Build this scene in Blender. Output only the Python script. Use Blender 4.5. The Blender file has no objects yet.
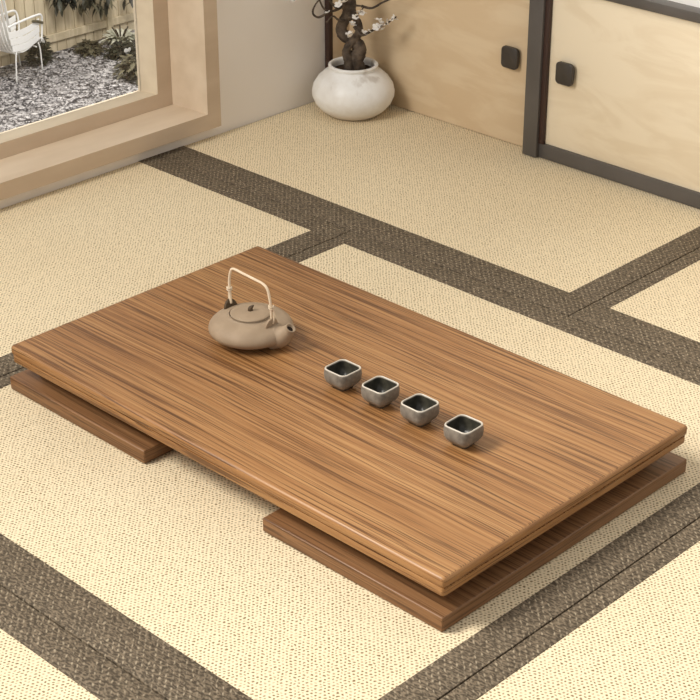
import bpy, bmesh, math, random
from mathutils import Vector, Matrix
random.seed(7)
PI = math.pi
sc = bpy.context.scene
col = sc.collection

# ------------------------------------------------------------------ helpers
def link(name, me, mat=None, parent=None):
    o = bpy.data.objects.new(name, me); col.objects.link(o)
    if mat is not None and me is not None: me.materials.append(mat)
    if parent is not None: o.parent = parent
    return o

def obj(name, bm, mat, parent=None, smooth=False, loc=None):
    bmesh.ops.recalc_face_normals(bm, faces=bm.faces[:])
    me = bpy.data.meshes.new(name); bm.to_mesh(me); bm.free()
    if smooth:
        for p in me.polygons: p.use_smooth = True
    o = link(name, me, mat, parent)
    if smooth == 'auto':
        try: me.set_sharp_from_angle(angle=math.radians(40))
        except Exception: pass
    if loc is not None: o.location = loc
    return o

def tag(o, label=None, cat=None, group=None, kind=None):
    if label: o['label'] = label
    if cat: o['category'] = cat
    if group: o['group'] = group
    if kind: o['kind'] = kind
    return o

def thing(name, label, cat, loc=(0, 0, 0), group=None):
    o = bpy.data.objects.new(name, None); col.objects.link(o)
    o.location = loc; o.empty_display_size = .02
    return tag(o, label, cat, group)

def copy_tree(o, parent=None):
    c = o.copy(); col.objects.link(c)
    if parent is not None: c.parent = parent
    for ch in list(o.children): copy_tree(ch, c)
    return c

def add_box(bm, x0, x1, y0, y1, z0, z1, bev=0, seg=2):
    r = bmesh.ops.create_cube(bm, size=1)
    vs = r['verts']
    for v in vs:
        v.co = Vector(((x0+x1)/2+v.co.x*(x1-x0), (y0+y1)/2+v.co.y*(y1-y0), (z0+z1)/2+v.co.z*(z1-z0)))
    if bev:
        es = list({e for v in vs for e in v.link_edges})
        bmesh.ops.bevel(bm, geom=es, offset=bev, segments=seg, affect='EDGES', profile=.5)
    return bm

def box(*a, **k): return add_box(bmesh.new(), *a, **k)

def loft(bm, rings, cap0=True, cap1=True, close=True):
    """rings: lists of Vectors with equal counts"""
    R = [[bm.verts.new(p) for p in r] for r in rings]
    n = len(R[0])
    for a, b in zip(R[:-1], R[1:]):
        for i in range(n if close else n-1):
            j = (i+1) % n
            bm.faces.new((a[i], a[j], b[j], b[i]))
    if cap0: bm.faces.new(R[0][::-1])
    if cap1: bm.faces.new(R[-1])
    return bm

def rrect(cx, cy, hx, hy, r, z, n=6):
    r = max(min(r, hx-1e-4, hy-1e-4), 1e-4); out = []
    for (sx, sy, a0) in ((1, 1, 0), (-1, 1, 90), (-1, -1, 180), (1, -1, 270)):
        for k in range(n+1):
            a = math.radians(a0+90*k/n)
            out.append(Vector((cx+sx*(hx-r)+r*math.cos(a), cy+sy*(hy-r)+r*math.sin(a), z)))
    return out

def add_lathe(bm, prof, n=48, c=(0, 0, 0), cap0=False, cap1=False):
    rings = [[Vector((c[0]+r*math.cos(2*PI*k/n), c[1]+r*math.sin(2*PI*k/n), c[2]+z)) for k in range(n)] for r, z in prof]
    return loft(bm, rings, cap0, cap1)

def smooth_path(pts, rad, sub=6):
    P = [Vector(p) for p in pts]; out = []; rr = []
    for i in range(len(P)-1):
        p0 = P[max(i-1, 0)]; p1 = P[i]; p2 = P[i+1]; p3 = P[min(i+2, len(P)-1)]
        for k in range(sub):
            t = k/sub
            out.append(.5*((2*p1)+(-p0+p2)*t+(2*p0-5*p1+4*p2-p3)*t*t+(-p0+3*p1-3*p2+p3)*t**3))
            rr.append(rad[i]*(1-t)+rad[i+1]*t)
    out.append(P[-1]); rr.append(rad[-1])
    return out, rr

def tube_rings(P, rr, n=10, jit=0):
    rings = []; up = Vector((0, 0, 1)); prev = None
    for i, p in enumerate(P):
        t = (P[min(i+1, len(P)-1)]-P[max(i-1, 0)]).normalized()
        if prev is None:
            a = t.cross(up)
            if a.length < .1: a = t.cross(Vector((1, 0, 0)))
        else:
            a = prev - t*prev.dot(t)
        a.normalize(); prev = a; b = t.cross(a)
        rings.append([p+(a*math.cos(2*PI*k/n)+b*math.sin(2*PI*k/n))*rr[i]*(1+random.uniform(-jit, jit)) for k in range(n)])
    return rings

def add_tube(bm, pts, rad, n=10, sub=6, jit=0):
    if not isinstance(rad, (list, tuple)): rad = [rad]*len(pts)
    P, rr = smooth_path(pts, rad, sub) if sub > 1 else ([Vector(p) for p in pts], list(rad))
    return loft(bm, tube_rings(P, rr, n, jit))

def ring_loops(bm, loops):
    """loops: (x, y0, y1, z0, z1) rectangles in planes x = const, bridged in turn and back to the first"""
    L = [[bm.verts.new(p) for p in ((x, y0, z0), (x, y1, z0), (x, y1, z1), (x, y0, z1))] for x, y0, y1, z0, z1 in loops]
    for a, b in zip(L, L[1:]+L[:1]):
        for i in range(4):
            bm.faces.new((a[i], a[(i+1) % 4], b[(i+1) % 4], b[i]))
    return bm

# ------------------------------------------------------------------ materials
class NB:
    def __init__(s, name):
        s.m = bpy.data.materials.new(name); s.m.use_nodes = True
        s.t = s.m.node_tree; s.N = s.t.nodes; s.L = s.t.links
        s.b = s.N['Principled BSDF']; s.out = s.N['Material Output']
    def put(s, sock, v):
        if isinstance(v, bpy.types.NodeSocket): s.L.new(v, sock)
        elif isinstance(v, (tuple, list)) and len(v) == 3 and sock.type == 'RGBA': sock.default_value = (*v, 1)
        else: sock.default_value = v
    def math(s, op, a, b=0., c=None):
        n = s.N.new('ShaderNodeMath'); n.operation = op
        s.put(n.inputs[0], a); s.put(n.inputs[1], b)
        if c is not None: s.put(n.inputs[2], c)
        return n.outputs[0]
    def pos(s, kind='pos'):
        if kind == 'pos': return s.N.new('ShaderNodeNewGeometry').outputs['Position']
        return s.N.new('ShaderNodeTexCoord').outputs['Object']
    def mapping(s, v, scale=(1, 1, 1), rot=(0, 0, 0), loc=(0, 0, 0)):
        n = s.N.new('ShaderNodeMapping'); s.put(n.inputs['Vector'], v)
        n.inputs['Scale'].default_value = scale; n.inputs['Rotation'].default_value = rot; n.inputs['Location'].default_value = loc
        return n.outputs[0]
    def sep(s, v):
        n = s.N.new('ShaderNodeSeparateXYZ'); s.put(n.inputs[0], v); return n.outputs
    def comb(s, x, y, z=0.):
        n = s.N.new('ShaderNodeCombineXYZ')
        for i, q in enumerate((x, y, z)): s.put(n.inputs[i], q)
        return n.outputs[0]
    def noise(s, v, scale=5., detail=3., rough=.5, dist=0., out='Fac'):
        n = s.N.new('ShaderNodeTexNoise'); s.put(n.inputs['Vector'], v)
        n.inputs['Scale'].default_value = scale; n.inputs['Detail'].default_value = detail
        n.inputs['Roughness'].default_value = rough; n.inputs['Distortion'].default_value = dist
        return n.outputs[out]
    def voronoi(s, v, scale=5., out='Distance'):
        n = s.N.new('ShaderNodeTexVoronoi'); s.put(n.inputs['Vector'], v); n.inputs['Scale'].default_value = scale
        return n.outputs[out]
    def ramp(s, f, stops, interp='LINEAR'):
        n = s.N.new('ShaderNodeValToRGB'); s.put(n.inputs[0], f); n.color_ramp.interpolation = interp
        el = n.color_ramp.elements
        while len(el) < len(stops): el.new(.5)
        for e, (p, c) in zip(el, stops):
            e.position = p; e.color = (*c, 1) if isinstance(c, (tuple, list)) else (c, c, c, 1)
        return n.outputs[0]
    def mix(s, f, a, b, mode='MIX'):
        n = s.N.new('ShaderNodeMix'); n.data_type = 'RGBA'; n.blend_type = mode
        s.put(n.inputs[0], f); s.put(n.inputs[6], a); s.put(n.inputs[7], b)
        return n.outputs[2]
    def mixv(s, f, a, b):
        n = s.N.new('ShaderNodeMix'); n.data_type = 'VECTOR'
        s.put(n.inputs[0], f); s.put(n.inputs[4], a); s.put(n.inputs[5], b)
        return n.outputs[1]
    def mr(s, v, a, b, c=0., d=1.):
        n = s.N.new('ShaderNodeMapRange'); s.put(n.inputs[0], v)
        for i, q in enumerate((a, b, c, d)): s.put(n.inputs[i+1], q)
        n.interpolation_type = 'SMOOTHSTEP'
        return n.outputs[0]
    def bump(s, h, strength=.3, dist=.002):
        n = s.N.new('ShaderNodeBump'); s.put(n.inputs['Height'], h)
        n.inputs['Strength'].default_value = strength; n.inputs['Distance'].default_value = dist
        s.L.new(n.outputs[0], s.b.inputs['Normal'])
    def done(s, color, rough=.6, spec=.4, **k):
        s.put(s.b.inputs['Base Color'], color); s.put(s.b.inputs['Roughness'], rough)
        s.b.inputs['Specular IOR Level'].default_value = spec
        for q, v in k.items(): s.put(s.b.inputs[q.replace('_', ' ')], v)
        return s.m

def staggered(b, u, v, ru, rv):
    """distance-like value from the centres of a staggered lattice (0 at a centre)"""
    vv = b.math('DIVIDE', v, rv); row = b.math('FLOOR', vv)
    odd = b.math('MULTIPLY', b.math('FLOORED_MODULO', row, 2.), .5)
    uu = b.math('ADD', b.math('DIVIDE', u, ru), odd)
    fu = b.math('SUBTRACT', b.math('FRACT', uu), .5); fv = b.math('SUBTRACT', b.math('FRACT', vv), .5)
    return fu, fv, b.math('FLOOR', uu), row

def mat_tatami():
    b = NB('woven_rush'); p = b.pos()
    wob = b.noise(p, 60., 2., out='Color')
    p2 = b.N.new('ShaderNodeVectorMath'); p2.operation = 'MULTIPLY_ADD'
    b.L.new(wob, p2.inputs[0]); p2.inputs[1].default_value = (.010, .010, 0); b.L.new(p, p2.inputs[2])
    q = b.sep(b.mapping(p2.outputs[0], rot=(0, 0, PI/4)))
    fu, fv, cu, row = staggered(b, q[0], q[1], .0079, .0068)
    d = b.math('SQRT', b.math('ADD', b.math('POWER', fu, 2.), b.math('POWER', b.math('MULTIPLY', fv, .75), 2.)))
    hole = b.mr(d, .13, .32, 1., 0.)
    rnd = b.noise(b.comb(cu, row), 1.7, 0.)
    hole = b.math('MULTIPLY', hole, b.mr(rnd, .25, .6, .45, 1.))
    big = b.noise(p, 2.2, 3.); mid = b.noise(p, 45., 2.)
    c = b.mix(big, (.82, .70, .49), (.75, .61, .40))
    c = b.mix(b.math('MULTIPLY', mid, .35), c, (.86, .76, .56))
    c = b.mix(b.math('MULTIPLY', hole, .95), c, (.20, .135, .06))
    b.bump(b.math('SUBTRACT', 1., hole), .5, .0015)
    return b.done(c, .75, .25)

def mat_border():
    b = NB('border_cloth'); p = b.pos()
    wob = b.noise(p, 70., 2., out='Color')
    p2 = b.N.new('ShaderNodeVectorMath'); p2.operation = 'MULTIPLY_ADD'
    b.L.new(wob, p2.inputs[0]); p2.inputs[1].default_value = (.008, .008, 0); b.L.new(p, p2.inputs[2])
    q = b.sep(b.mapping(p2.outputs[0], rot=(0, 0, math.radians(45))))
    fu, fv, cu, row = staggered(b, q[0], q[1], .0135, .0105)
    d = b.math('SQRT', b.math('ADD', b.math('POWER', b.math('MULTIPLY', fu, .8), 2.), b.math('POWER', b.math('MULTIPLY', fv, 1.5), 2.)))
    fl = b.mr(d, .08, .36, 1., 0.)
    rnd = b.noise(b.comb(cu, row), 1.9, 0.)
    fl = b.math('MULTIPLY', fl, b.mr(rnd, .3, .7, .15, 1.))
    f2 = b.noise(b.mapping(p2.outputs[0], rot=(0, 0, -.6), scale=(1, 2.4, 1)), 110., 2.)
    c = b.mix(b.mr(f2, .35, .7), (.058, .043, .027), (.205, .158, .106))
    c = b.mix(b.math('MULTIPLY', fl, .8), c, (.42, .345, .24))
    b.bump(b.math('ADD', fl, b.math('MULTIPLY', f2, .6)), .45, .002)
    return b.done(c, .7, .3)

def mat_wood(name='walnut', dark=(.120, .047, .013), mid=(.31, .145, .050), light=(.45, .245, .098), rough=.38, seed=0.):
    b = NB(name); p = b.mapping(b.pos('obj'), loc=(seed, seed*.7, seed*.3))
    warp = b.noise(b.mapping(p, scale=(1.3, 5, 5)), 1.0, 2.)
    s = b.sep(p)
    yy = b.math('ADD', s[1], b.math('MULTIPLY', warp, .035))
    v = b.comb(b.math('MULTIPLY', s[0], 1.6), b.math('MULTIPLY', yy, 105.), b.math('MULTIPLY', s[2], 105.))
    nx = b.mr(b.math('ABSOLUTE', b.sep(b.N.new('ShaderNodeTexCoord').outputs['Normal'])[0]), .5, .75)
    ve = b.comb(b.math('MULTIPLY', s[1], 3.), b.math('MULTIPLY', s[2], 330.), b.math('MULTIPLY', s[0], 3.))
    n1 = b.noise(b.mixv(nx, v, ve), 1., 4., .6)
    v2 = b.comb(b.math('MULTIPLY', s[0], 3.), b.math('MULTIPLY', yy, 270.), b.math('MULTIPLY', s[2], 270.))
    n2 = b.noise(b.mixv(nx, v2, ve), 1., 2., .6)
    v3 = b.comb(b.math('MULTIPLY', s[0], .8), b.math('MULTIPLY', yy, 9.), b.math('MULTIPLY', s[2], 9.))
    n3 = b.noise(v3, 1., 2., .5)
    f = b.math('ADD', b.math('MULTIPLY', n1, .74), b.math('MULTIPLY', n3, .26))
    c = b.ramp(f, [(.34, dark), (.46, mid), (.66, light)])
    c = b.mix(b.mr(n2, .50, .64, 0., .85), c, tuple(q*.8 for q in dark))
    b.bump(n2, .12, .001)
    return b.done(c, b.math('ADD', rough, b.math('MULTIPLY', n1, .12)), .45)

def mat_plain(name, c0, c1, scale=6., rough=.6, spec=.4, bump=0., bscale=60., stretch=(1, 1, 1), **k):
    b = NB(name); p = b.mapping(b.pos('obj'), scale=stretch)
    c = b.mix(b.mr(b.noise(p, scale, 4.), .3, .7), c0, c1)
    if bump: b.bump(b.noise(p, bscale, 3.), bump, .002)
    return b.done(c, rough, spec, **k)

def mat_door(name, base, tint):
    b = NB(name); p = b.pos('obj')
    n = b.noise(b.mapping(p, scale=(2., 1., 7.), rot=(0, .35, 0)), 1.6, 4., .55, 1.2)
    c = b.mix(b.mr(n, .42, .62), base, tint)
    b.bump(b.noise(p, 90., 2.), .05, .001)
    return b.done(c, .6, .25)

def mat_pot():
    b = NB('white_glaze'); p = b.pos('obj'); s = b.sep(p)
    n = b.noise(p, 14., 4., .6)
    c = b.mix(b.mr(n, .35, .7), (.84, .84, .83), (.74, .72, .69))
    streak = b.mr(b.noise(b.mapping(p, scale=(18, 18, 2)), 1., 3.), .62, .74)
    c = b.mix(b.math('MULTIPLY', streak, .45), c, (.36, .29, .22))
    low = b.mr(b.math('ADD', s[2], b.math('MULTIPLY', n, .02)), .014, .05, 1., 0.)
    c = b.mix(b.math('MULTIPLY', low, .55), c, (.60, .46, .32))
    b.bump(n, .1, .003)
    return b.done(c, .42, .4)

def mat_cup():
    b = NB('ash_grey_glaze'); p = b.pos('obj'); s = b.sep(p)
    n = b.noise(p, 55., 4., .6)
    c = b.mix(b.mr(n, .3, .7), (.14, .125, .105), (.26, .235, .195))
    rim = b.mr(s[2], .0362, .0385)
    c = b.mix(b.math('MULTIPLY', rim, .85), c, (.68, .62, .52))
    foot = b.mr(s[2], .004, .011, 1., 0.)
    c = b.mix(b.math('MULTIPLY', foot, .6), c, (.10, .085, .065))
    b.bump(n, .15, .001)
    return b.done(c, .3, .5)

def mat_glass():
    b = NB('window_glass')
    tr = b.N.new('ShaderNodeBsdfTransparent'); gl = b.N.new('ShaderNodeBsdfGlossy'); gl.inputs['Roughness'].default_value = .02
    fr = b.N.new('ShaderNodeFresnel'); fr.inputs['IOR'].default_value = 1.3
    mx = b.N.new('ShaderNodeMixShader')
    b.L.new(fr.outputs[0], mx.inputs[0]); b.L.new(tr.outputs[0], mx.inputs[1]); b.L.new(gl.outputs[0], mx.inputs[2])
    b.L.new(mx.outputs[0], b.out.inputs[0]); return b.m

def mat_gravel():
    b = NB('gravel'); p = b.pos()
    v = b.voronoi(p, 42., 'Color'); d = b.voronoi(p, 42.)
    g = b.N.new('ShaderNodeRGBToBW'); b.L.new(v, g.inputs[0])
    c = b.ramp(g.outputs[0], [(.1, (.16, .15, .145)), (.5, (.42, .40, .39)), (.9, (.74, .71, .69))])
    c = b.mix(b.mr(d, .3, .75), c, (.05, .045, .045))
    b.bump(b.math('SUBTRACT', 1., d), .8, .02)
    return b.done(c, .85, .2)

def mat_leaf(name, c0, c1, trans=.0):
    b = NB(name)
    r = b.N.new('ShaderNodeNewGeometry').outputs['Random Per Island']
    return b.done(b.mix(r, c0, c1), .5, .4)

M = dict(
    tatami=mat_tatami(), border=mat_border(), wood=mat_wood(),
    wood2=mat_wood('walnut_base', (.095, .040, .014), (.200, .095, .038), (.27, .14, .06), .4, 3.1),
    wood3=mat_wood('walnut_leg_shaded', (.05, .02, .007), (.085, .038, .014), (.12, .055, .022), .5, 5.2),  # legs coloured darker to stand in for the shade under the tabletop
    plaster=mat_plain('white_plaster', (.83, .775, .71), (.80, .74, .67), 3., .85, .2, .08, 120.),
    white=mat_plain('bright_white_plaster', (.90, .88, .85), (.88, .86, .82), 3., .85, .2, .06, 120.),
    floor=mat_plain('subfloor', (.25, .17, .10), (.2, .14, .08), 4., .8),
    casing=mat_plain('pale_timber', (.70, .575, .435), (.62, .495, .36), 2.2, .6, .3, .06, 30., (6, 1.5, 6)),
    casing_shade=mat_plain('pale_timber_shaded', (.58, .455, .33), (.51, .39, .275), 2.2, .6, .3, .06, 30., (6, 1.5, 6)),  # darker copy of the timber: shade painted on faces turned to the room
    sash=mat_plain('pale_sash_timber', (.74, .635, .48), (.66, .555, .41), 2.5, .6, .3, .05, 30., (6, 1.5, 6)),
    dframe=mat_plain('dark_grey_lacquer', (.112, .100, .092), (.088, .078, .070), 5., .38, .5, .04, 60.),
    cpost=mat_plain('dark_brown_timber', (.055, .027, .019), (.04, .02, .015), 5., .5),
    doorL=mat_door('tan_door_paper', (.65, .50, .325), (.70, .56, .38)),
    doorR=mat_door('cream_door_paper', (.84, .73, .55), (.78, .66, .48)),
    knob=mat_plain('dark_bronze', (.050, .042, .036), (.035, .029, .025), 20., .42, .5),
    clay=mat_plain('taupe_clay', (.37, .275, .185), (.32, .235, .155), 30., .62, .35, .12, 220.),
    clay_dark=mat_plain('dark_clay', (.10, .065, .035), (.075, .048, .026), 30., .6, .3),
    hole=mat_plain('shadowed_hole', (.03, .018, .01), (.02, .012, .008), 10., .8),
    cane=mat_plain('bleached_cane', (.80, .67, .50), (.72, .58, .42), 40., .5, .3),
    pot=mat_pot(), soil=mat_plain('dark_soil', (.05, .032, .02), (.03, .02, .012), 60., .9, .1, .8, 120.),
    bark=mat_plain('grey_brown_bark', (.125, .092, .066), (.035, .025, .018), 45., .75, .3, .7, 90.),
    petal=mat_plain('white_petal', (.85, .82, .78), (.80, .76, .72), 30., .6, .2),
    cup=mat_cup(), cup_in=mat_plain('black_green_glaze', (.022, .022, .018), (.06, .055, .04), 60., .28, .5),
    glass=mat_glass(), gravel=mat_gravel(),
    pebble=mat_leaf('pebble', (.02, .019, .019), (.56, .53, .52)),
    fence=mat_plain('weathered_pale_timber', (.62, .53, .37), (.47, .39, .26), 3., .8, .2, .2, 40., (1, 14, 1)),
    wmetal=mat_plain('white_metal', (.88, .88, .86), (.84, .83, .80), 10., .4, .4),
    gmetal=mat_plain('olive_armrest', (.10, .085, .045), (.07, .06, .035), 10., .5, .4),
    leaf_d=mat_leaf('dark_leaf', (.004, .005, .003), (.030, .032, .016)),
    leaf_m=mat_leaf('olive_leaf', (.012, .012, .006), (.13, .115, .065)),
    leaf_l=mat_leaf('pale_leaf', (.42, .42, .30), (.78, .76, .62)),
    leaf_h=mat_leaf('white_leaf', (.8, .8, .76), (.85, .84, .8)),
    stem=mat_plain('plant_stem', (.06, .045, .025), (.04, .03, .02), 10., .8),
)

# ------------------------------------------------------------------ the room
WX, BY = -1.42, 1.50
WY0, WY1, WZ0, WZ1 = -3.2, .952, .036, 2.12          # outer edge of the window casing

tag(obj('floor', box(-1.62, 2.6, -3.4, 1.7, -.06, -.03), M['floor']), kind='structure')

bm = bmesh.new()
add_box(bm, -1.60, WX, -3.4, 1.7, -.46, WZ0)
add_box(bm, -1.60, WX, WY1, 1.7, WZ0, 2.3)
add_box(bm, -1.60, WX, -3.4, WY1, WZ1, 2.3)
add_box(bm, -1.60, WX, -3.4, WY0, WZ0, WZ1)
tag(obj('wall_left', bm, M['plaster']), kind='structure')
tag(obj('wall_back', box(WX, 2.6, BY, 1.7, -.03, 2.3), M['white']), kind='structure')

win = bpy.data.objects.new('window_1', None); col.objects.link(win); win.location = (WX, (WY0+WY1)/2, WZ0)
tag(win, kind='structure')
def wpart(name, bm, mat, face=None):
    o = obj(name, bm, mat, win)
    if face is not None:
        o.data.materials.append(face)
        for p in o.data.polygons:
            if abs(p.normal.x) > .9: p.material_index = 1  # room-facing faces take the painted shade tone
    o.matrix_parent_inverse = Matrix.Translation(win.location).inverted(); return o
def rect(x, i, j=None):
    j = i if j is None else j
    return (x, WY0+i, WY1-i, WZ0+j, WZ1-j)
cz = .046
wpart('window_casing', ring_loops(bmesh.new(), [rect(-1.42, 0), rect(-1.390, 0), rect(-1.390, cz+.003, cz), rect(-1.527, .062, cz), rect(-1.598, .062, cz), rect(-1.598, 0)]), M['casing'], M['casing_shade'])
wpart('window_sash', ring_loops(bmesh.new(), [rect(-1.598, .0625, cz+.0005), rect(-1.527, .0625, cz+.0005), rect(-1.527, .115, .090), rect(-1.583, .128, .0885), rect(-1.598, .128, .0885)]), M['sash'], M['casing_shade'])
bm = bmesh.new(); x, a, b_, c, d = rect(-1.586, .125, .086)
add_box(bm, x-.003, x, a, b_, c, d)
wpart('window_pane', bm, M['glass'])

# ------------------------------------------------------------------ tatami mats (top at z = 0)
def tatami(label, x0, x1, y0, y1, borders, grp='tatami mats laid over the floor'):
    """borders: dict side -> width; the long side strips run full length, the others fit between"""
    g = .0016
    x0 += g; x1 -= g; y0 += g; y1 -= g
    t = thing('tatami_mat', label, 'tatami mat', ((x0+x1)/2, (y0+y1)/2, -.03), grp)
    inv = Matrix.Translation(t.location).inverted()
    def part(n, bm, m):
        o = obj(n, bm, m, t, 'auto'); o.matrix_parent_inverse = inv; return o
    part('woven_surface', box(x0+.0015, x1-.0015, y0+.0015, y1-.0015, -.03, 0, .001, 1), M['tatami'])
    w = dict(l=0, r=0, b=0, t=0); w.update(borders); e = .0012
    yb, yt = y0+w['b'], y1-w['t']
    if w['b']: part('border_cloth', box(x0, x1, y0, y0+w['b'], -.028, e, .0011), M['border'])
    if w['t']: part('border_cloth', box(x0, x1, y1-w['t'], y1, -.028, e, .0011), M['border'])
    if w['l']: part('border_cloth', box(x0, x0+w['l'], yb, yt, -.028, e, .0011), M['border'])
    if w['r']: part('border_cloth', box(x1-w['r'], x1, yb, yt, -.028, e, .0011), M['border'])
tatami('cream woven tatami mat along the cabinet and under the flowerpot', WX, .031, .732, BY, dict(b=.098, r=.072))
tatami('cream tatami mat at far right in front of the cream cabinet door', .031, 1.5, .732, BY, dict(b=.098, l=.041))
tatami('cream tatami mat beside the window, reaching under the far left table end', WX, -.661, -.79, .732, dict(t=.065, r=.073))
tatami('large cream tatami mat under most of the low wooden table', -.661, .720, -.79, .732, dict(t=.065, b=.094, l=.040, r=.067))
tatami('cream tatami mat showing only in the bottom left corner of the photo', -.9, .720, -2.2, -.79, dict(t=.072))
tatami('cream tatami mat at the bottom right, past the short end of the table', .720, 1.6, -1.6, .732, dict(l=.042))

# ------------------------------------------------------------------ low table
T = thing('low_table', 'low rectangular brown wooden tea table on two base slabs in the middle of the mats', 'table', (0, 0, 0))
bm = bmesh.new()
HX, HY, TZ = .6025, .3535, .104
lv = [(.0650, .0050), (.0656, .0032), (.0670, .0024), (.0805, .0024), (.0815, .0054), (.0835, .0054), (.0845, .0016)]
R_ = .0065
lv.append((.0865, .0003))
for k in range(0, 7):
    a = k/6*PI/2
    lv.append((TZ-R_+R_*math.sin(a), R_*1.25*(1-math.cos(a))))
loft(bm, [rrect(.0035, .0030, HX-i, HY-i, max(.0075-i*.4, .003), z) for z, i in lv])
obj('tabletop', bm, M['wood'], T, 'auto')
for s, (x0, x1) in ((1, (.172, .611)), (-1, (-.602, -.163))):
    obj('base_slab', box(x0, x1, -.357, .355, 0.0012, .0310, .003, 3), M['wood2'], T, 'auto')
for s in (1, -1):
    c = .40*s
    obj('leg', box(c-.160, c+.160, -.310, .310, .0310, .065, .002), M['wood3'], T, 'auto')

# ------------------------------------------------------------------ teapot
KX, KY, KZ = -.2582, .0191, .104
K = thing('teapot', 'round flat taupe clay teapot with a pale cane handle on the wooden table', 'teapot', (KX, KY, KZ))
bm = bmesh.new()
prof = [(.0, .0), (.044, .0), (.052, .0012)]
for k in range(0, 15):
    a = math.radians(-62+k*(62+66)/14)
    prof.append((.089*math.cos(a)**.86, .0285+(.0275 if a < 0 else .0335)*math.sin(a)))
prof += [(.0455, .0602), (.0446, .0603), (.0440, .0585), (.038, .0580), (0, .058)]
prof.sort(key=lambda q: 0)
add_lathe(bm, [(max(r, .0006), z) for r, z in prof], 64, cap0=True, cap1=True)
obj('body', bm, M['clay'], K, True)
bm = bmesh.new()
add_lathe(bm, [(.0420, .0583), (.0428, .0600), (.0424, .0616), (.038, .0632), (.028, .0650), (.014, .0662), (.0006, .0665)], 56, cap0=True, cap1=True)
lid = obj('lid', bm, M['clay'], K, True)
bm = bmesh.new()
add_tube(bm, [(0, 0, .066), (.001, -.0015, .0700), (.002, .0005, .0735), (.006, .004, .0785)], [.0060, .0050, .0042, .0012], 10)
kn = obj('knob', bm, M['clay_dark'], lid, True); kn['label'] = 'small dark twisted lid knob'
# spout
bm = bmesh.new()
sp = [(.060, .006, .026), (.080, .011, .031), (.092, .014, .041), (.1005, .016, .052), (.103, .0165, .0555)]
P, rr = smooth_path(sp, [.029, .024, .0165, .0118, .0115], 5)
rings = tube_rings(P, rr, 20)
tipc = P[-1]; d = (P[-1]-P[-3]).normalized()
rings.append([tipc+d*.0006+(q-tipc)*.80 for q in rings[-1]])
rings.append([tipc-d*.006+(q-tipc)*.62 for q in rings[-2]])
loft(bm, rings, True, False)
obj('spout', bm, M['clay'], K, True)
bm = bmesh.new()
loft(bm, [[tipc-d*.0052+(q-tipc)*.66 for q in rings[-3]], [tipc-d*.0065+(q-tipc)*.5 for q in rings[-3]]])
h_ = obj('spout_opening', bm, M['hole'], K); h_['label'] = 'dark opening of the spout'
# lugs: half-disc ears standing on the shoulder
for s in (-1, 1):
    bm = bmesh.new(); n = 12; th = .0035
    rings = []
    for k, (tt, sc_) in enumerate(((-1, .86), (-.7, 1.), (.7, 1.), (1, .86))):
        ring = []
        for j in range(n+1):
            a = PI*j/n
            ring.append(Vector((s*(.0605+tt*th+.004*math.sin(a)), .0175*math.cos(a)*sc_, .045+.0255*math.sin(a)**.85*sc_)))
        rings.append(ring)
    loft(bm, rings)
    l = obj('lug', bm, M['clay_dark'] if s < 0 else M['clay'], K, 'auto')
# handle
bm = bmesh.new()
hp = [(-.060, 0, .062), (-.062, 0, .085), (-.063, 0, .112), (-.0580, 0, .136), (-.0485, 0, .1450), (-.020, 0, .1440), (.020, 0, .1420), (.041, 0, .1400), (.0535, 0, .132), (.060, 0, .110), (.063, 0, .085), (.064, 0, .060)]
add_tube(bm, hp, .0028, 10)
hd = obj('handle', bm, M['cane'], K, True); hd['label'] = 'pale cane handle arched over the lid'
for s in (-1, 1):
    bm = bmesh.new()
    for q in (.093, .0975):
        c = Vector((s*.0635, 0, q))
        pts = [c+Vector((.0048*math.cos(2*PI*k/12), .0048*math.sin(2*PI*k/12), .0012*math.sin(4*PI*k/12))) for k in range(13)]
        add_tube(bm, pts, .0016, 6, 1)
    add_tube(bm, [(s*.0665, .002, .094), (s*.0690, .003, .076), (s*.0665, .001, .058)], .0020, 8)
    obj('binding', bm, M['cane'], hd, True)

# ------------------------------------------------------------------ cups
CUP_LABELS = ['dark square tea cup closest to the teapot, first in the row',
              'grey square tea cup second in the row from the teapot',
              'grey square tea cup third in the row from the teapot',
              'grey square tea cup farthest from the teapot, nearest the table front']
CUPS = [(.0200, .0095), (.1205, .0110), (.2235, .0115), (.3365, .0085)]
def make_cup(label, loc):
    t = thing('tea_cup', label, 'cup', loc, 'square tea cups on the table')
    bm = bmesh.new()
    out = [(.0000, .0150, .006), (.0035, .0155, .006), (.0050, .0178, .007), (.0110, .0232, .009), (.0180, .0262, .0105), (.0280, .0270, .0110), (.0360, .0262, .0110), (.0385, .0256, .0108)]
    inn = [(.0390, .0248, .0105), (.0385, .0236, .010), (.0355, .0234, .010)]
    loft(bm, [rrect(0, 0, h, h, r, z) for z, h, r in out+inn], True, False)
    obj('cup_body', bm, M['cup'], t, True)
    bm = bmesh.new()
    ins = [(.0362, .0236, .010), (.0250, .0232, .0105), (.0140, .0195, .010), (.0085, .0135, .008), (.0070, .0060, .0055)]
    loft(bm, [rrect(0, 0, h, h, r, z) for z, h, r in ins], False, True)
    o = obj('glazed_inside', bm, M['cup_in'], t, True); o['label'] = 'glossy blackish glazed inside'
    t.scale = (1.13, 1.13, 1.10)
    return t
cup0 = make_cup(CUP_LABELS[0], (CUPS[0][0]+.0048, CUPS[0][1]-.0049, .104))
for i in (1, 2, 3):
    c = copy_tree(cup0); c.location = (CUPS[i][0]+.0048, CUPS[i][1]-.0049, .104); c['label'] = CUP_LABELS[i]
    c.rotation_euler.z = math.radians((0, 1.5, -1, 2)[i])

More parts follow.
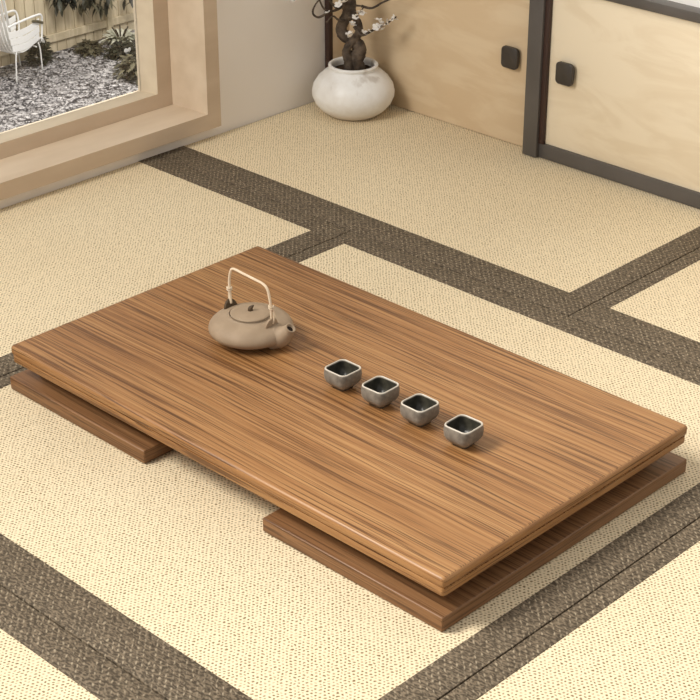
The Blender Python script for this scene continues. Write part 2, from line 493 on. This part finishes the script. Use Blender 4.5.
# ------------------------------------------------------------------ sliding-door cabinet
CB = thing('sliding_cabinet', 'low built-in cabinet with cream and tan doors in a dark grey frame', 'cabinet', (-.1, BY, 0))
cinv = Matrix.Translation(CB.location).inverted()
def cpart(n, bm, m, parent=None, label=None):
    o = obj(n, bm, m, CB if parent is None else parent, 'auto')
    if parent is None: o.matrix_parent_inverse = cinv
    else: o.matrix_parent_inverse = Matrix.Identity(4)
    if label: o['label'] = label
    return o
cpart('corner_post', box(-1.419, -1.401, 1.402, 1.4185, .001, .52, .001), M['cpost'], label='thin dark brown corner post')
cpart('side_jamb', box(-1.419, -1.402, 1.4185, 1.499, .001, .4866, .001), M['doorL'], label='tan jamb behind the dark corner post')
cpart('divider_post', box(-.6865, -.638, 1.448, 1.499, .002, .4865, .0015), M['dframe'], label='dark grey upright between the doors')
cpart('bottom_rail', box(-.638, 1.4, 1.4600, 1.499, .002, .0435, .0015), M['dframe'])
cpart('top_rail', box(-1.396, 1.4, 1.458, 1.499, .4868, .5125, .0015), M['dframe'])
dl = cpart('door', box(-1.402, -.686, 1.490, 1.4985, .002, .4866, .001), M['doorL'], label='tan sliding door behind the flowerpot')
dr = cpart('door', box(-.638, 1.4, 1.468, 1.482, .0437, .4866, .001), M['doorR'], label='cream sliding door right of the grey upright')
cpart('shade_strip', box(-.638, -.622, 1.4560, 1.4678, .0437, .4866, .001), M['cpost'], label='dark brown strip standing in for shade beside the grey upright')  # dark strip added as painted shade between upright and door
def knob(parent, x0, x1, z0, z1, y, lab):
    bm = bmesh.new(); cx, czz = (x0+x1)/2, (z0+z1)/2
    rings = []
    for dy, i in ((0, .006), (-.008, .006), (-.009, .001), (-.010, 0), (-.0185, 0), (-.0195, .001)):
        rings.append([Vector((p.x, y+dy, p.y)) for p in rrect(cx, czz, (x1-x0)/2-i, (z1-z0)/2-i, .012, 0)])
    loft(bm, rings)
    o = cpart('knob', bm, M['knob'], parent, lab)
knob(dl, -.795, -.738, .226, .287, 1.4902, 'dark square knob with rounded corners')
knob(dr, -.587, -.531, .233, .294, 1.4682, 'dark square knob with rounded corners')

# ------------------------------------------------------------------ potted plum tree
PX, PY = -1.2605, 1.3610
U = Vector((.717, .697, 0)); W = Vector((.697, -.717, 0))
B = thing('potted_plum_tree', 'round white ceramic pot with a gnarled blossoming bonsai tree in the far corner', 'potted plant', (PX, PY, .0))
bm = bmesh.new()
pp = [(.0006, .001), (.070, .001), (.076, .004), (.096, .018), (.113, .038), (.1215, .058), (.1225, .072), (.118, .092), (.105, .112), (.088, .128), (.0745, .1375), (.0695, .1405), (.0700, .1440), (.0738, .1475), (.0740, .1515), (.0705, .1545), (.0655, .1540), (.0620, .1500), (.0620, .142), (.066, .120), (.06, .118), (.0006, .118)]
add_lathe(bm, pp, 64, cap0=True, cap1=True)
obj('pot', bm, M['pot'], B, True)
bm = bmesh.new(); add_lathe(bm, [(.0640, .124), (.062, .133), (.045, .136), (.02, .139), (.0006, .140)], 32, cap0=True, cap1=True)
obj('soil', bm, M['soil'], B, True)
def tp(px, py, w=0.): return U*((px-356)/338)+W*w+Vector((0, 0, (113.5-py)/312))
def px(r): return r/338
bm = bmesh.new()
tr = [(358, 70, .005, 10), (357, 62, .01, 9), (361, 55, .012, 7.6), (362, 49, .012, 6.6), (356, 43.5, .006, 6.2), (347, 39, 0, 6), (344, 33, -.004, 5.6), (347, 26, -.004, 5.4), (351, 19, 0, 6), (352, 10, .004, 7), (351, 0, .004, 7), (354, -14, 0, 6.5), (361, -30, -.01, 6), (357, -48, -.004, 5), (347, -64, .01, 4), (344, -80, .02, 3)]
add_tube(bm, [tp(a, b_, c) for a, b_, c, r in tr], [px(r) for *_, r in tr], 14, 6, .07)
obj('trunk', bm, M['bark'], B, True)
bm = bmesh.new()
tr2 = [(352, 70, .03, 5.5), (351, 60, .028, 4.6), (349, 53, .022, 4.2), (352, 46, .020, 4), (358, 41, .014, 4), (362, 34, .008, 3.8), (361, 27, .006, 3.5), (357, 20, .012, 3.2), (355, 12, .012, 3)]
add_tube(bm, [tp(a, b_, c) for a, b_, c, r in tr2], [px(r) for *_, r in tr2], 12, 6, .07)
obj('twisted_root', bm, M['bark'], B, True)
branches = [
    ([(357, 30, .01), (364, 36, .03), (374, 31, .04), (386, 25, .045), (398, 17, .05)], 1.6),
    ([(354, 6, 0), (364, 3, .01), (372, 2, .02), (380, -4, .03), (392, -14, .04)], 1.7),
    ([(364, 11, .01), (374, 12, .02), (384, 6, .03), (396, 0, .04), (408, -8, .05)], 1.4),
    ([(353, 10, .01), (364, 11, .01)], 1.6),
    ([(350, 8, .01), (341, 12, .03), (333, 12, .05), (327, 8, .06), (322, -4, .07)], 1.6),
    ([(349, 24, .01), (342, 22, .03), (336, 17, .045), (330, 22, .055)], 1.4),
    ([(341, 12, .03), (334, 3, .05), (331, -8, .06), (324, -18, .07)], 1.4),
    ([(333, 12, .05), (323, 16, .065), (317, 12, .07), (320, 3, .075), (330, -8, .07), (332, -20, .07)], 1.3),
    ([(350, -8, 0), (338, -14, .03), (320, -10, .06), (299, -2, .09)], 1.6),
    ([(352, 20, .02), (358, 19, .035), (362, 14, .04), (367, 8, .045)], 1.2),
    ([(361, -28, 0), (376, -40, .02), (392, -46, .04), (408, -60, .05)], 2.0),
    ([(357, -48, 0), (340, -56, .04), (324, -50, .06), (310, -58, .08)], 1.8),
    ([(344, -78, .02), (352, -96, .04), (366, -104, .05)], 1.6),
]
for pts, r in branches:
    bm = bmesh.new()
    add_tube(bm, [tp(*q) for q in pts], [px(r)*(1-.55*k/(len(pts)-1)) for k in range(len(pts))], 7, 5, .08)
    obj('branch', bm, M['bark'], B, True)
# blossoms
def blossom_mesh():
    bm = bmesh.new()
    for k in range(5):
        a = 2*PI*k/5; c, s = math.cos(a), math.sin(a)
        pr = [(0, 0, 0), (.35, .32, .10), (.75, .42, .26), (1., .2, .38), (1., -.2, .38), (.75, -.42, .26), (.35, -.32, .10)]
        vs = [bm.verts.new(Vector((x*c-y*s, x*s+y*c, z))*.0092) for x, y, z in pr]
        mid = bm.verts.new(Vector((.62*c, .62*s, .12))*.0092)
        for i in range(7): bm.faces.new((vs[i], vs[(i+1) % 7], mid))
    bmesh.ops.create_icosphere(bm, subdivisions=1, radius=.0022, matrix=Matrix.Translation((0, 0, .002)))
    me = bpy.data.meshes.new('blossom'); bm.to_mesh(me); bm.free(); me.materials.append(M['petal'])
    return me
bme = blossom_mesh()
spots = [(395, 18, .052), (397, 20, .05), (393, 21, .05), (383, 23, .046), (386, 25, .05), (381, 26, .044), (384, 29, .046), (380, 20, .05), (376, 29, .042), (372, 32, .04), (366, 34, .036), (389, 22, .05), (378, 27, .042),
         (364, 15, .046), (360, 17, .045), (362, 13, .05), (358, 19, .04), (355, 23, .045), (366, 14, .045), (354, 36, .04), (352, 33, .045), (356, 26, .045),
         (344, 2, .05), (347, 4, .05), (341, 0, .045), (342, 7, .045), (346, -2, .05), (298, -1, .09), (301, -3, .09), (295, -3, .09), (331, 12, .06),
         (322, -6, .07), (325, -16, .07), (392, -14, .04), (406, -60, .05), (392, -44, .045), (312, -58, .08), (326, -50, .065), (366, -104, .05), (352, -94, .045), (332, -20, .07)]
for s in spots:
    o = link('blossom', bme, None, B); o.location = tp(*s)+Vector([random.uniform(-.002, .002) for _ in range(3)])
    o.rotation_euler = (random.uniform(-.2, 1.3), random.uniform(-.5, .8), random.uniform(0, 6)); q = random.uniform(.85, 1.35); o.scale = (q, q, q)

# ------------------------------------------------------------------ garden outside
GZ = -.45
gr = obj('gravel_ground', box(-6.5, -1.601, -3.5, 5.5, GZ-.05, GZ), M['gravel']); tag(gr, kind='structure')
tb = bmesh.new(); bmesh.ops.create_icosphere(tb, subdivisions=1, radius=1)
tv = [v.co.copy() for v in tb.verts]; tf = [[v.index for v in f.verts] for f in tb.faces]; tb.free()
V, Fc = [], []
for k in range(11000):
    x = random.uniform(-3.50, -2.72); y = random.uniform(1.0, 2.4); r = random.uniform(.0028, .0062)
    m = Matrix.Translation((x, y, GZ+r*.2)) @ Matrix.Rotation(random.uniform(0, 6), 4, 'Z') @ Matrix.Diagonal((r, r*random.uniform(.45, .9), r*.55, 1))
    n0 = len(V); V += [tuple(m @ v) for v in tv]; Fc += [[n0+i for i in f] for f in tf]
me = bpy.data.meshes.new('gravel_pebbles'); me.from_pydata(V, [], Fc); me.update()
tag(link('gravel_pebbles', me, M['pebble']), 'loose grey and white gravel covering the garden outside the window', 'gravel', kind='stuff')

# fence along the back of the garden (plane x = FX)
FX = -3.50
F = thing('board_fence', 'pale vertical board fence with horizontal rails at the back of the garden', 'fence', (FX, 1.9, GZ))
finv = Matrix.Translation(F.location).inverted()
def fpart(n, bm, m):
    o = obj(n, bm, m, F); o.matrix_parent_inverse = finv; return o
y = -1.4
while y < 2.95:
    w = random.uniform(.042, .050)
    fpart('board', box(FX-.012-random.uniform(0, .005), FX-.002, y, y+w-.003, GZ+.005, -.06, .0015, 1), M['fence'])
    y += w
fpart('rail', box(FX-.002, FX+.010, -1.4, 2.98, -.398, -.366, .0015, 1), M['fence'])
fpart('rail', box(FX-.002, FX+.010, -1.4, 2.98, -.13, -.10, .0015, 1), M['fence'])
for y in (-1.3, -.595, .335, 1.265, 2.195, 2.95):
    fpart('post', box(FX-.002, FX+.020, y-.014, y+.014, GZ, -.04, .002, 1), M['fence'])

# foliage helpers
def leaf(bm, base, d, L, w, droop=.3, n=4):
    d = Vector(d).normalized(); s = d.cross(Vector((0, 0, 1)))
    if s.length < .05: s = Vector((1, 0, 0))
    s.normalize(); up = s.cross(d)
    row = []
    for k in range(n+1):
        t = k/n; p = Vector(base)+d*L*t+Vector((0, 0, -droop*L*t*t)); ww = w*math.sin(PI*min(t*.93+.05, 1))**.8
        row.append((p-s*ww+up*ww*.25, p, p+s*ww+up*ww*.25))
    V = [[bm.verts.new(q) for q in r] for r in row]
    for a, b_ in zip(V[:-1], V[1:]):
        for i in range(2): bm.faces.new((a[i], a[i+1], b_[i+1], b_[i]))

def bush(name, label, loc, rx, ry, h, n, L, w, mat, cat='shrub', group=None, spike=False):
    t = thing(name, label, cat, loc, group)
    bm = bmesh.new()
    for k in range(n):
        a = random.uniform(0, 2*PI); el = random.uniform(.0, 1.45); r = random.uniform(.35, .95)
        if spike:
            base = (rx*.25*math.cos(a), ry*.25*math.sin(a), h*.15)
            leaf(bm, base, (rx*math.cos(a), ry*math.sin(a), h*random.uniform(.3, 1.3)), L*random.uniform(.7, 1.15), w, .45)
        else:
            p = Vector((rx*r*math.cos(a)*math.cos(el), ry*r*math.sin(a)*math.cos(el), h*(.12+.85*r*math.sin(el))))
            leaf(bm, p, (math.cos(a)+random.uniform(-.6, .6), math.sin(a)+random.uniform(-.6, .6), random.uniform(-.3, .8)), L*random.uniform(.7, 1.2), w*random.uniform(.7, 1.2))
    obj('foliage', bm, mat, t, True)
    bm = bmesh.new()
    for k in range(5):
        a = 2*PI*k/5
        add_tube(bm, [(0, 0, 0), (rx*.25*math.cos(a), ry*.25*math.sin(a), h*.4), (rx*.5*math.cos(a), ry*.5*math.sin(a), h*.7)], .003, 6, 3)
    obj('stem', bm, M['stem'], t)
    return t
bush('garden_shrub', 'dark leafy shrub right behind the white garden chair', (-3.43, 1.790, GZ), .045, .060, .13, 420, .018, .008, M['leaf_d'])
bush('garden_shrub', 'low dark shrub in the lower right corner of the window view', (-3.02, 1.955, GZ), .09, .085, .10, 420, .032, .008, M['leaf_m'])
bush('hosta', 'brown-green leafy plant on the left of the flower bed below the fence', (-3.41, 2.020, GZ), .065, .055, .05, 200, .03, .009, M['leaf_m'], 'plant')
bush('hosta', 'plant with long pale straplike leaves in front of the fence post', (-3.405, 2.185, GZ), .07, .07, .10, 130, .080, .0085, M['leaf_l'], 'plant', None, True)
bush('hosta', 'dark plant under the pale straplike leaves by the fence', (-3.275, 2.09, GZ), .05, .075, .05, 300, .03, .010, M['leaf_d'], 'plant')
# heart-shaped pale leaf
hl = thing('heart_leaf_plant', 'single bright white heart-shaped leaf among dark plants by the fence', 'plant', (-3.225, 2.075, GZ))
bm = bmesh.new()
pts = []
for k in range(20):
    t = 2*PI*k/20
    pts.append(Vector((.004*math.cos(t), .0011*16*math.sin(t)**3, .0011*(13*math.cos(t)-5*math.cos(2*t)-2*math.cos(3*t)-math.cos(4*t))+.035)))
loft(bm, [pts, [p+Vector((-.002, 0, 0)) for p in pts]])
obj('leaf_blade', bm, M['leaf_h'], hl)
bm = bmesh.new(); add_tube(bm, [(-.01, 0, 0), (-.008, 0, .015), (-.002, 0, .035)], .0015, 6, 3); obj('stem', bm, M['stem'], hl)

# tree behind the fence whose twigs hang over it
TR = thing('garden_tree', 'tree behind the fence with dark leafy twigs hanging at the top of the window view', 'tree', (-3.68, 2.0, GZ))
bm = bmesh.new(); add_tube(bm, [(0, 0, 0), (.02, .01, .3), (.0, -.03, .6), (.03, 0, .9)], [.03, .025, .02, .012], 10, 5); obj('trunk', bm, M['bark'], TR, True)
def twig(x, y, z, spread, hgt, n, mat):
    """a twig that droops over the fence to the world point x, y, z"""
    e = Vector((x+3.68, y-2.0, z-GZ))
    bm = bmesh.new(); add_tube(bm, [(0, -.03, .6), (.10, e.y*.6, .62), (e.x-.02, e.y*.9, e.z+.22), tuple(e)], [.008, .006, .004, .002], 6, 4)
    br = obj('branch', bm, M['stem'], TR)
    bm = bmesh.new()
    for k in range(n):
        p = e+Vector((random.uniform(-.03, .03), random.uniform(-spread, spread), random.uniform(.0, hgt)))
        leaf(bm, p, (random.uniform(-.5, .5), random.uniform(-.8, .8), random.uniform(-1.2, -.1)), random.uniform(.03, .05), .009)
    obj('foliage', bm, mat, br, True)
twig(-3.44, 1.93, -.235, .045, .10, 60, M['leaf_d'])
twig(-3.44, 2.09, -.290, .060, .11, 75, M['leaf_m'])
twig(-3.44, 2.27, -.300, .012, .08, 8, M['leaf_d'])

# white garden chair
G = thing('garden_chair', 'white slatted metal garden chair standing on the gravel outside the window', 'chair', (-3.387, 1.650, GZ))
G.rotation_euler.z = math.radians(109.5); G.scale = (1.03, .72, 1.03)
prof = [(.100, .100), (.092, .116), (.06, .112), (.0, .098), (-.055, .102), (-.092, .150), (-.115, .24), (-.130, .33), (-.150, .40)]
SP, _ = smooth_path([(x, 0, z) for x, z in prof], [1]*len(prof), 4)
for i in range(8):       # slats run from the seat front up the back
    yy = -.070+.140*i/7
    bm = bmesh.new(); rings = []
    for k, p in enumerate(SP):
        t = (SP[min(k+1, len(SP)-1)]-SP[max(k-1, 0)]).normalized(); nn = Vector((-t.z, 0, t.x))
        lift = nn*(-.010*(yy/.07)**2)
        c = Vector((p.x, yy, p.z))+lift; h = Vector((0, .0087, 0))
        rings.append([c-h, c+h, c+h-nn*.002, c-h-nn*.002])
    loft(bm, rings); obj('slat', bm, M['wmetal'], G)
for s in (-1, 1):
    yy = .076*s
    bm = bmesh.new(); add_tube(bm, [(-.112, yy, .225), (-.06, yy*1.1, .228), (.05, yy*1.12, .225), (.098, yy*1.1, .215), (.104, yy, .17), (.095, yy, .112)], .0045, 8, 5)
    ar = obj('arm_loop', bm, M['wmetal'], G, True)
    bm = bmesh.new(); add_tube(bm, [(.035, yy*1.13, .208), (.065, yy*1.15, .200), (.100, yy*1.15, .185)], .0055, 8, 4)
    o = obj('armrest', bm, M['gmetal'], ar, True); o['label'] = 'short dark olive armrest bar'
    bm = bmesh.new(); add_tube(bm, [(.070, yy, .114), (.080, yy, .085), (.087, yy*.95, 0)], .0035, 8, 5); obj('leg', bm, M['wmetal'], G, True)
    bm = bmesh.new(); add_tube(bm, [(-.075, yy, .120), (-.083, yy, .08), (-.087, yy*.95, 0)], .0035, 8, 5); obj('leg', bm, M['wmetal'], G, True)
for s in (-1, 1):
    for i in range(3):
        z0 = .128+.028*i
        bm = bmesh.new(); rings = []
        for k in range(9):
            t = k/8; x = -.098-.008*i+t*(.178+.012*i); y0 = s*(.076+.006*math.sin(PI*t)); zz = z0+.010*(2*t-1)**2
            rings.append([Vector((x, y0, zz-.0125)), Vector((x, y0+s*.002, zz-.0125)), Vector((x, y0+s*.002, zz+.0125)), Vector((x, y0, zz+.0125))])
        loft(bm, rings); obj('side_slat', bm, M['wmetal'], G)
for x, z in ((.06, .100), (-.07, .108)):
    bm = bmesh.new(); add_tube(bm, [(x, -.074, z), (x, 0, z+.008), (x, .074, z)], .003, 6, 3)
    obj('seat_bar', bm, M['wmetal'], G)

# ------------------------------------------------------------------ light
w = bpy.data.worlds.new('World'); sc.world = w; w.use_nodes = True
bg = w.node_tree.nodes['Background']; bg.inputs[0].default_value = (1., .97, .93, 1); bg.inputs[1].default_value = .56
s = bpy.data.lights.new('sun', 'SUN'); s.energy = 2.9; s.angle = math.radians(22); s.color = (1, .95, .88)
so = bpy.data.objects.new('sun', s); col.objects.link(so)
so.rotation_euler = Vector((.70, .62, -.95)).to_track_quat('-Z', 'Y').to_euler()
a = bpy.data.lights.new('room_fill', 'AREA'); a.energy = 76; a.size = 1.2; a.color = (1, .95, .87)  # unseen area light added to brighten the mats and table from the left
ao = bpy.data.objects.new('room_fill', a); col.objects.link(ao); ao.location = (-1.05, -1.9, 2.2)
ao.rotation_euler = (Vector((0, -.2, 0))-ao.location).to_track_quat('-Z', 'Y').to_euler()

g = bpy.data.lights.new('garden_fill', 'AREA'); g.energy = 42; g.size = .6; g.color = (1, .98, .95)  # unseen area light added outside to brighten fence and garden
go = bpy.data.objects.new('garden_fill', g); col.objects.link(go); go.location = (-1.95, 1.5, 1.5)
go.rotation_euler = (Vector((-3.35, 1.85, -.4))-go.location).to_track_quat('-Z', 'Y').to_euler()

# ------------------------------------------------------------------ camera
yaw, pitch, roll, f = 2.34250886, .484056693, -.00123503909, 1724.94028
fw = Vector((math.cos(yaw)*math.cos(pitch), math.sin(yaw)*math.cos(pitch), -math.sin(pitch)))
ri = Vector((math.sin(yaw), -math.cos(yaw), 0)); up = ri.cross(fw)
c_, s_ = math.cos(roll), math.sin(roll)
r2 = ri*c_+up*s_; u2 = -ri*s_+up*c_
cam = bpy.data.cameras.new('camera'); co = bpy.data.objects.new('camera', cam); col.objects.link(co)
cam.sensor_width = 36; cam.lens = f/700*36; cam.clip_start = .05
mt = Matrix((( r2.x, u2.x, -fw.x, 2.1294725), (r2.y, u2.y, -fw.y, -2.1382975), (r2.z, u2.z, -fw.z, 1.765), (0, 0, 0, 1)))
co.matrix_world = mt
sc.camera = co
sc.view_settings.view_transform = 'Standard'
sc.view_settings.exposure = 0.0
